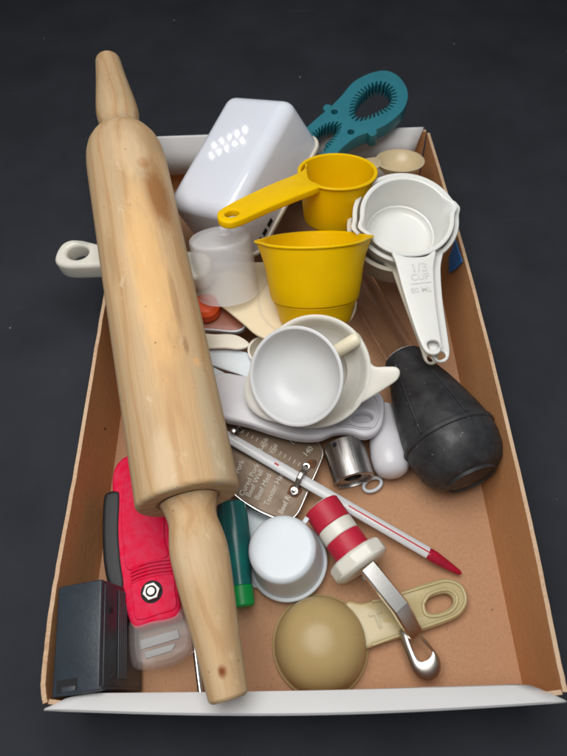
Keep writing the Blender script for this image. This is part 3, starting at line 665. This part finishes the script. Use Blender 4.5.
# ================================================================== steel cylinder
a_, b_ = at(343, 444, 1.35), at(354, 481, 1.3); ab = (b_-a_).normalized(); Lc = (b_-a_).length
MSt = frame(a_, ab, (1, 0, 0))
SY = thing('steel_cylinder', 'short brushed steel cylinder with a small side hole, right of the lettered plate', 'metal cylinder', MSt)
cyp = [(1.15, 0.05), (1.24, 0), (1.30, .05), (1.31, Lc-.05), (1.26, Lc), (1.12, Lc), (1.10, Lc-.05), (1.10, Lc-.16), (.62, Lc-.18), (.56, Lc-.24), (.56, Lc-1.2), (0, Lc-1.2)]
link('cylinder_body', lathe([(0, 0.06)]+cyp, 64), M_steel, SY)
hc = SY.matrix_local
pp = at(335.5, 443.5, 2.25); lp = MSt.inverted() @ pp; an = math.atan2(lp.y, lp.x)
link('side_hole', lathe([(0, .02), (.14, .02), (.16, 0), (.14, -.1), (0, -.1)], 20), M_hole, SY, T(1.305*math.cos(an), 1.305*math.sin(an), max(lp.z, .35)) @ Matrix.Rotation(an, 4, 'Z') @ Matrix.Rotation(math.pi/2, 4, 'Y'))

# ================================================================== meat thermometer
MT = frame(at(275, 458, 1.5), V((.03, -.10, 1)))
TH = thing('meat_thermometer', 'old meat thermometer with a lettered brown steel plate and a red tipped glass tube', 'thermometer', MT)
po = [(225, 414), (230, 405), (239, 402), (252, 407), (270, 417), (290, 428), (308, 436), (317, 442), (322, 452), (319, 464), (309, 487), (297, 513), (283, 519), (262, 511), (243, 500), (234, 492), (229, 470), (224, 440)]
pts = smooth([onp(MT, *p) for p in po], 4)
link('plate', plate(pts, [], .10, .03), M_plate, TH)
link('rolled_edge', tube([(x, y, -.02) for x, y in smooth([onp(MT, *p) for p in ((229, 490), (243, 501.5), (262, 512.5), (284, 521.5))], 6, False)], .13, 10), M_chrome, TH)
link('plate_edge', tube([(x, y, -.04) for x, y in smooth([onp(MT, *p) for p in ((284, 521), (297, 514), (309, 488), (319, 465), (322.5, 452), (317.5, 441), (308, 435), (290, 427))], 5, False)], .07, 8), M_chrome, TH)
def dir2(M, a, b): p, q = V(onp(M, *a)), V(onp(M, *b)); return math.atan2(q.y-p.y, q.x-p.x)
for s_, (p0, p1), sz in (('Pork', ((236, 474), (243, 459)), .52), ('Cured Pork', ((243, 492), (256, 467)), .52), ('Beef Well', ((249, 494.5), (260.5, 472)), .52), ('Beef Med', ((257, 498.5), (269, 475)), .52),
                         ('Tender Ham', ((267, 503), (282, 473)), .52), ('Beef Rare', ((283, 508), (290, 493)), .50),
                         ('180', ((257, 431), (265, 424)), .5), ('170', ((269, 434), (275, 427)), .5), ('160', ((280, 438), (287, 431)), .5), ('150', ((291, 444), (299, 436)), .55), ('140', ((304, 456), (312, 447)), .55),
                         ('Lamb', ((260, 450), (267, 438)), .46), ('Veal', ((270, 455), (277, 443)), .46)):
    a = dir2(MT, p0, p1); q = onp(MT, (p0[0]+p1[0])/2, (p0[1]+p1[1])/2)
    text(s_, sz*.9, T(q[0], q[1], .012, a), M_letter, TH, .012)
for px, py in ((234, 411), (240, 409), (245, 412), (232, 417), (238, 415), (243, 419), (236, 421)):
    q = onp(MT, px, py); text('°F' if px % 2 else '+', .38, T(q[0], q[1], .012, 1.0), M_letter, TH, .012)
# tick marks either side of the glass
tk = []
for i in range(16):
    t = i/15; a = (243+(313-243)*t, 437+(478-437)*t); tk.append(a)
vs, fs = [], []
ta = dir2(MT, (233, 437), (300, 476))
for (x, y) in tk[:15]:
    q = onp(MT, x, y-5.5); d = V((-math.sin(ta), math.cos(ta)))*.14; e = V((math.cos(ta), math.sin(ta)))*.025; k = len(vs)
    for s1, s2 in ((-1, -1), (1, -1), (1, 1), (-1, 1)): vs.append((q[0]+d.x*s1+e.x*s2, q[1]+d.y*s1+e.y*s2, .014))
    fs.append((k, k+1, k+2, k+3))
tag(link('scale_ticks', mesh(vs, fs), M_letter, TH), kind='stuff')
iT = MT.inverted()
ga, gb, gc = at(222, 434, 2.15), at(428, 553, .85), at(461, 573.5, .5)
gd = (gb-ga).normalized(); MG = frame(ga, V((0, 0, 1)) - gd*gd.z, gd); MGl = iT @ MG; Lg = (gb-ga).length
link('glass_back', rbox(Lg, .50, .14, .05, 2), M_glassback, TH, MGl @ T(Lg/2, 0, -.20))
link('glass_tube', tube([(0, 0, 0), (Lg, 0, 0)], .36, 20, flat=.55, upv=(0, 0, 1)), M_glass, TH, MGl @ T(0, 0, .05))
link('red_column', tube([(Lg*.63, 0, .0), (Lg, 0, .0)], .05, 8), M_redline, TH, MGl @ T(0, 0, .22))
link('red_mark', tube([(Lg*.27, 0, .0), (Lg*.27+.3, 0, .0)], .06, 8), M_redline, TH, MGl @ T(0, 0, .24))
Lt = (gc-gb).length
link('bulb_tip', tube([(0, 0, 0), (.15, 0, 0), (.5, 0, 0), (Lt*.7, 0, 0), (Lt-.1, 0, 0), (Lt+.02, 0, 0)], [.33, .36, .37, .24, .15, .06], 20, flat=.7, upv=(0, 0, 1)), M_redglass, TH, iT @ frame(gb, V((0, 0, 1))-(gc-gb).normalized()*(gc-gb).normalized().z, gc-gb))
rivet = lathe([(.10, .10), (.14, .16), (.22, .17), (.27, .10), (.27, 0), (.10, 0)], 24, close=True)
for (px, py) in ((239, 430), (306, 467.5), (294, 491.5)):
    q = onp(MT, px, py); link('rivet', rivet, M_chrome, TH, T(q[0], q[1], .04)); link('rivet_core', lathe([(0, .05), (.1, .05), (.1, 0), (0, 0)], 12), M_hole, TH, T(q[0], q[1], .045))
q = onp(MT, 295, 491); link('rust_patch', plate(smooth([(q[0]+.45*math.cos(i*.7)*(1+.25*math.sin(i*3)), q[1]+.42*math.sin(i*.7)) for i in range(9)], 3), [], .03, .01), M_rust, TH, T(0, 0, .025))
q = onp(MT, 312, 464); link('rust_patch', plate(smooth([(q[0]+.30*math.cos(i*.7)*(1+.35*math.sin(i*2)), q[1]+.3*math.sin(i*.7)) for i in range(9)], 3), [], .03, .01), M_rust, TH, T(0, 0, .025))
for (a, b) in (((306, 467.5), (294, 491.5)), ((239, 430), (230, 441))):
    p, q = V(onp(MT, *a)), V(onp(MT, *b)); d = (q-p); mid = (p+q)/2
    pth = [(p.x, p.y, .1), (p.x+d.x*.2, p.y+d.y*.2, .25), (mid.x-d.x*.17, mid.y-d.y*.17, .85), (mid.x, mid.y, .92), (mid.x+d.x*.17, mid.y+d.y*.17, .85), (p.x+d.x*.8, p.y+d.y*.8, .25), (q.x, q.y, .1)]
    link('clip', tube(smooth(pth, 4, False), .17, 12, flat=.3, upv=(0, 0, 1)), M_satin, TH)

# ================================================================== jar lid pieces by the thermometer
Mj = frame(at(288, 561, .65), V((-.10, .02, 1))); cj = at(281.5, 547.5, 3.55); nj = (cj-at(288, 561, .65)).normalized(); Mj = frame(at(288, 561, .65), nj)
hj = (cj-at(288, 561, .65)).length
JR = thing('small_white_cup', 'small white plastic cup turned upside down beside the red and white banded handle', 'plastic cup', Mj)
link('cup_body', lathe([(2.30, 0), (2.34, .05), (2.30, .12), (2.14, .16), (2.08, .3), (2.02, 1.0), (1.90, hj-.5)] + arc(1.90-.34, hj-.34, .34, 15, 90, 5) + [(1.2, hj+.0), (0, hj-.02)], 80), M_white, JR)
q = MS and Mj.inverted() @ at(305.5, 520, 2.6); link('tab', rbox(.42, .3, .18, .07, 3), M_white, JR, T(q.x, q.y, q.z, math.atan2(q.y, q.x)))
Mw = frame(at(258, 545, .45), V((0, 0, 1)))
tag(link('pale_lid', plate(smooth([onp(Mw, *p) for p in ((232, 503), (262, 504), (282, 520), (292, 560), (280, 588), (258, 588), (249, 583), (240, 560), (236, 530))], 4), [], .3, .1), M_pale, None, Mw), 'flat pale bluish lid lying under the small white cup', 'lid')

# ================================================================== red and white stopper opener
a_, c_ = at(325, 512, 2.0), at(359, 561, 2.0); ab = (c_-a_).normalized(); La = (c_-a_).length
MRw = frame(a_, ab, (1, 0, 0)); 
OP = thing('bottle_opener', 'kitchen opener with red and white banded handle, ivory collar and steel hooked blade', 'opener', MRw)
rr_ = 1.12
link('handle_core', lathe([(0, -.55), (.75, -.55), (.95, -.45), (1.0, -.3), (1.0, La-.4), (0, La-.4)], 48), M_collar, OP)
tot = La-.55+.35; z0 = -.42
def band(za, zb, r, m, nm): link(nm, lathe([(r-.25, za), (r-.05, za), (r, za+.06), (r, zb-.06), (r-.05, zb), (r-.25, zb)], 64), m, OP)
zt = La-.55; seg = (zt-z0)
band(z0, z0+seg*.42, rr_, M_redband, 'red_band'); band(z0+seg*.42, z0+seg*.67, rr_-.01, M_collar, 'white_band'); band(z0+seg*.67, zt+.1, rr_, M_redband, 'red_band')
def octf(a, z, r):
    if r < .6: return r, z
    k = math.pi/5; d = ((a+.2) % k)-k/2; return r*(.96+.04*math.cos(k/2)/math.cos(d))*1.0, z
link('collar', lathe([(0, La-.52), (1.5, La-.52), (1.68, La-.44), (1.76, La-.3), (1.76, La+.28), (1.70, La+.36), (1.45, La+.5), (1.1, La+.54), (.5, La+.46), (0, La+.46)], 10, None, 25), M_collar, OP).modifiers.new('bevel', 'BEVEL').width = .07*S
# steel shaft, then bend, then open blade
iR = MRw.inverted()
def ribbon(pts, widths, th, side, name, par, ipar, m, bev=.04):
    vs, fs = [], []; side = V(side).normalized()
    for i, p in enumerate(pts):
        p = V(p); t = (V(pts[min(i+1, len(pts)-1)])-V(pts[max(i-1, 0)])).normalized(); s = (side-t*side.dot(t)).normalized(); u = s.cross(t); w = widths[i]/2
        for a, b in ((-w+.08, th/2), (w-.08, th/2), (w, th/2-.08), (w, -th/2), (-w, -th/2), (-w, th/2-.08)): vs.append(tuple(ipar @ (p+s*a+u*b)))
    n = 6
    for i in range(len(pts)-1):
        for k in range(n): fs.append([i*n+k, i*n+(k+1) % n, (i+1)*n+(k+1) % n, (i+1)*n+k])
    fs += [list(range(n)), [(len(pts)-1)*n+k for k in range(n)]]
    return link(name, mesh(vs, fs, 25), m, par)
s0, s1, s2 = at(370, 570, 2.9), at(400, 607, 2.6), at(415, 633, 1.55)
sd = V((s1-s0).normalized().cross(V((0, 0, 1)))); sd = -sd if sd.x < 0 else sd
up_ = V((0, 0, 1))
def upfix(o): return o
ribbon([s0-(s1-s0)*.10, s0.lerp(s1, .5), s1, s1.lerp(s2, .5), s2], [.95, .95, .97, .95, .85], .5, -sd if sd.cross((s1-s0)).z < 0 else sd, 'steel_shaft', OP, iR, M_shaft)
link('shaft_pin', lathe([(0, .12), (.1, .1), (.15, 0), (.15, -.3), (0, -.3)], 16), M_chrome, OP, iR @ frame(at(364, 578, 2.35), V((-.4, -.5, .8))))
# blade: an open loop of steel that widens into a scooped tip
bo = [(399, 629), (408, 631), (417, 633), (424, 638), (433, 648), (439, 657), (441, 667), (437, 676), (429, 680), (420, 678), (412, 670), (406, 655), (401, 641)]
bi = [(408.5, 638), (413.5, 636), (419, 637), (422.5, 642), (427.5, 647.5), (431.5, 652), (431, 656.5), (428, 660), (425, 661.5), (421.5, 662.5), (418, 661), (415, 656.5), (410.5, 646)]
MBl = frame(at(420, 655, 1.1), V((-.10, .05, 1)).normalized())
def resamp(p, n, a0):
    c = V((sum(q[0] for q in p)/len(p), sum(q[1] for q in p)/len(p))); out = []
    an = [math.atan2(q[1]-c.y, q[0]-c.x) for q in p]
    for k in range(n):
        a = a0 + 2*math.pi*k/n; d = V((math.cos(a), math.sin(a))); best = None
        for i in range(len(p)):
            A, B = V(p[i]), V(p[(i+1) % len(p)]); e = B-A; den = d.x*e.y-d.y*e.x
            if abs(den) < 1e-9: continue
            t = ((A.x-c.x)*e.y-(A.y-c.y)*e.x)/den; u = ((A.x-c.x)*d.y-(A.y-c.y)*d.x)/den
            if t > 0 and -1e-6 <= u <= 1+1e-6: best = c+d*t if best is None or t > (best-c).length else best
        out.append(best if best is not None else c+d)
    return out
nb = 64; Po = resamp(smooth([onp(MBl, *p) for p in bo], 4), nb, 0); Pi = resamp(smooth([onp(MBl, *p) for p in bi], 4), nb, 0)
vs, fs = [], []
for f, z in ((0, -.10), (-.02, .0), (.12, .14), (.5, .26), (.85, .30), (1, .27), (1.0, .14), (.5, .06), (.1, -.10)):
    for k in range(nb): q = Po[k].lerp(Pi[k], f); vs.append((q.x, q.y, z))
nr = len(vs)//nb
for i in range(nr):
    for k in range(nb): a = i*nb+k; b = i*nb+(k+1) % nb; c = ((i+1) % nr)*nb+(k+1) % nb; d = ((i+1) % nr)*nb+k; fs.append((a, b, c, d))
link('blade', mesh(vs, fs, 50), M_satin, OP, iR @ MBl)
# ================================================================== beige scoop with slotted handle
Mg = frame(at(320, 645, .15), V((0, 0, 1)))
GS = thing('beige_scoop', 'beige plastic measuring scoop lying face down with a slotted handle', 'measuring scoop', Mg)
gx = 2.60
dome = [(gx-.14, .02), (gx+.04, 0), (gx+.08, .05), (gx+.07, .13), (gx-.06, .18), (gx-.10, .5), (gx*.93, 1.0), (gx*.80, 1.6), (gx*.60, 2.05), (gx*.35, 2.3), (gx*.15, 2.38), (0, 2.4)]
link('scoop_bowl', lathe(smooth(dome, 3, False)[:-1] + [(0, 2.4)], 80, ang=60), M_beige, GS, T(.02, .02, 0))
Mh2 = frame(at(400, 618, .75), V((0, 0, 1))); iG = Mg.inverted()
ho = [(345, 604), (362, 603), (380, 598), (405, 590), (432, 581), (447, 578), (460, 582), (467, 592), (468, 604), (461, 615), (448, 622), (425, 630), (400, 638), (380, 644), (366, 649), (345, 652)]
sl = [(426, 604), (431, 597), (445, 593), (452, 596), (453.5, 602), (449, 608), (436, 613), (428, 611)]
link('handle', plate(smooth([onp(Mh2, *p) for p in ho], 4), [smooth([onp(Mh2, *p) for p in sl], 4)], .5, .16), M_beigeh, GS, iG @ Mh2)
def inset(pts, k):
    cx = sum(p[0] for p in pts)/len(pts); cy = sum(p[1] for p in pts)/len(pts); return [(cx+(p[0]-cx)*k, cy+(p[1]-cy)*k) for p in pts]
link('slot_rim', tube([(x, y, .0) for x, y in smooth([onp(Mh2, *p) for p in ((423, 604), (430, 594), (446, 589.5), (455, 594), (457, 602), (451, 611), (437, 616), (426, 614.5), (423, 604))], 5, False)], .10, 10, caps=False), M_beigeh, GS, iG @ Mh2)
er = [(372, 601.5), (385, 599), (407, 592), (433, 584), (447, 581), (459, 585), (464.5, 593), (465, 603), (458.5, 613), (447, 619), (424, 627), (400, 635), (372, 645)]
link('edge_rim', tube([(x, y, .0) for x, y in smooth([onp(Mh2, *p) for p in er], 5, False)], .09, 10), M_beigeh, GS, iG @ Mh2)
q = onp(Mh2, 378, 621); text('T', 1.25, iG @ Mh2 @ T(q[0], q[1], .02, math.radians(16)), M_beigeh, GS, .09, 'raised_letter')

# ================================================================== teal tube with green cap
a_, b_ = at(231, 504, 1.7), at(240, 586, 1.3); MTt = frame(a_, b_-a_, (1, 0, 0)); Lt_ = (b_-a_).length
TT = thing('teal_tube', 'translucent teal plastic tube with a bright green cap beside the rolling pin handle', 'plastic tube', MTt)
def flatr(a, z, r): return r, z
link('tube_body', lathe([(0, -.08), (.75, -.05), (.85, .05), (.93, .8), (.95, 2.0), (.85, 3.2), (.72, Lt_-.6), (.70, Lt_), (0, Lt_)], 48), M_tealc, TT)
link('cap', lathe([(0, Lt_-.02), (.66, Lt_-.02), (.72, Lt_+.05), (.72, Lt_+1.05), (.64, Lt_+1.14), (0, Lt_+1.14)], 40), M_green, TT)

# ================================================================== steel rod under the pin handle
a_, b_ = at(194, 640, .35), at(201, 697, .35)
tag(link('steel_rod', tube([(0, 0, -2), (0, 0, (b_-a_).length)], .17, 16, upv=(1, 0, 0)), M_chrome, None, frame(a_, b_-a_, (1, 0, 0))), 'thin steel rod under the near handle of the rolling pin', 'metal rod')

# ================================================================== red tool with hex nut
MK = frame(at(150, 560, 2.7), V((.06, -.03, 1)))
KN = thing('red_cutter', 'red plastic hand tool with a black grip, hex nut and clear rounded end', 'hand tool', MK)
kp = [(112, 474), (119, 460), (130, 454), (150, 452), (166, 470), (172, 500), (171, 530), (175, 560), (178, 590), (180, 612), (172, 620), (152, 624), (134, 628), (126, 612), (120, 590), (115, 560), (112, 530), (112, 500)]
link('body', plate(smooth([onp(MK, *p) for p in kp], 4), [], 2.0, .28, res=4), M_red, KN)
ip = [(128, 474), (150, 466), (160, 480), (164, 510), (165, 540), (168, 556), (148, 563), (128, 570), (123, 545), (121, 515), (123, 490)]
q_ = smooth([onp(MK, *p) for p in ip], 4); link('raised_panel', plate(q_, [], .18, .08), M_red, KN, T(0, 0, .11))
ip = [(131, 582), (150, 577), (172, 573), (175, 590), (176, 608), (160, 614), (137, 620), (133, 602)]
link('lower_panel', plate(smooth([onp(MK, *p) for p in ip], 3), [], .14, .06), M_red, KN, T(0, 0, .08))
for k in range(5):
    y0 = 561 + k*3.6; pp = [onp(MK, x, y) for x, y in ((130+k*.4, y0+8), (140, y0+4), (155, y0+0), (172, y0-2))]
    link('grip_ridge', tube([(x, y, .06) for x, y in smooth(pp, 4, False)], .075, 8), M_red, KN)
gp = [(103, 500), (107, 492), (119, 490.5), (121, 500), (120, 530), (122, 560), (125, 585), (118, 592), (108, 585), (103, 560), (102, 530)]
link('black_grip', plate(smooth([onp(MK, *p) for p in gp], 4), [], 1.9, .25, res=4), M_grip, KN, T(0, 0, .06))
q = onp(MK, 152, 592)
hexp = [(.50*math.cos(i*math.pi/3+.3), .50*math.sin(i*math.pi/3+.3)) for i in range(6)]
link('nut_recess', lathe([(0, .0), (.58, 0), (.62, -.05), (0, -.05)], 32), M_hole, KN, T(q[0], q[1], .10))
link('hex_nut', plate(hexp, [circ((0, 0), .27)], .28, .05), M_nut, KN, T(q[0], q[1], .34))
link('bolt', lathe([(0, .12), (.2, .1), (.25, 0), (.25, -.3), (0, -.3)], 24), M_nut, KN, T(q[0], q[1], .30))
cp = [(130, 618), (155, 612), (182, 606), (190, 616), (195, 636), (190, 652), (175, 664), (152, 670), (137, 670), (130, 664), (127, 640)]
link('clear_end', plate(smooth([onp(MK, *p) for p in cp], 4), [], 1.7, .4, res=5), M_clearend, KN, T(0, 0, -.05))
for p4 in (((140, 640), (178, 629), (180, 638), (141, 650)), ((144, 652), (176, 643), (172, 651), (146, 659))):
    link('steel_insert', plate([onp(MK, *p) for p in p4], [], .12, .03), M_insert, KN, T(0, 0, .02))

# ================================================================== dark grey box
q0, q1, q2, q3 = at(58, 588, 4.9), at(101, 578, 5.3), at(100, 691.5, 5.3), at(52, 697, 4.9)
q4, q5 = at(132.5, 581, .6), at(134, 684, .6)
ex = ((q1-q0)+(q2-q3)).normalized(); ey = ((q0-q3)+(q1-q2)).normalized(); ez = ex.cross(ey).normalized(); cen = (q0+q1+q2+q3)/4
MD = frame(cen, ez, ex); wx = ((q1-q0).length+(q2-q3).length)/2; wy = ((q0-q3).length+(q1-q2).length)/2
DB = thing('grey_box', 'dark grey plastic case standing in the near left corner of the tray', 'plastic case', MD)
link('body', rbox(wx, wy, 5.0, .09, 3), M_box, DB)
sx_ = wx/2
link('side_panel', rbox(4.2, wy-.35, .06, .03, 2), M_box, DB, T(sx_+.03, 0, -2.45, 0, 0, math.pi/2))
for k in range(5):
    link('ridge', rbox(.16, wy-.8, .06, .025, 2), M_strip, DB, T(sx_+.10, .1, -1.9-k*.22, 0, 0, math.pi/2))
link('notch', rbox(1.05, .55, .02, 0), M_hole, DB, T(-wx/2+.75, -wy/2+.42, .012))
link('latch', rbox(.7, .25, .12, .04, 2), M_strip, DB, T(-wx/2+.85, -wy/2+.26, .06))
q = MD.inverted() @ at(108, 611, 4.2); link('screw_hole', lathe([(0, .02), (.12, .02), (.14, 0), (0, 0)], 16), M_hole, DB, T(sx_+.065, q.y, -1.0) @ Matrix.Rotation(math.pi/2, 4, 'Y'))
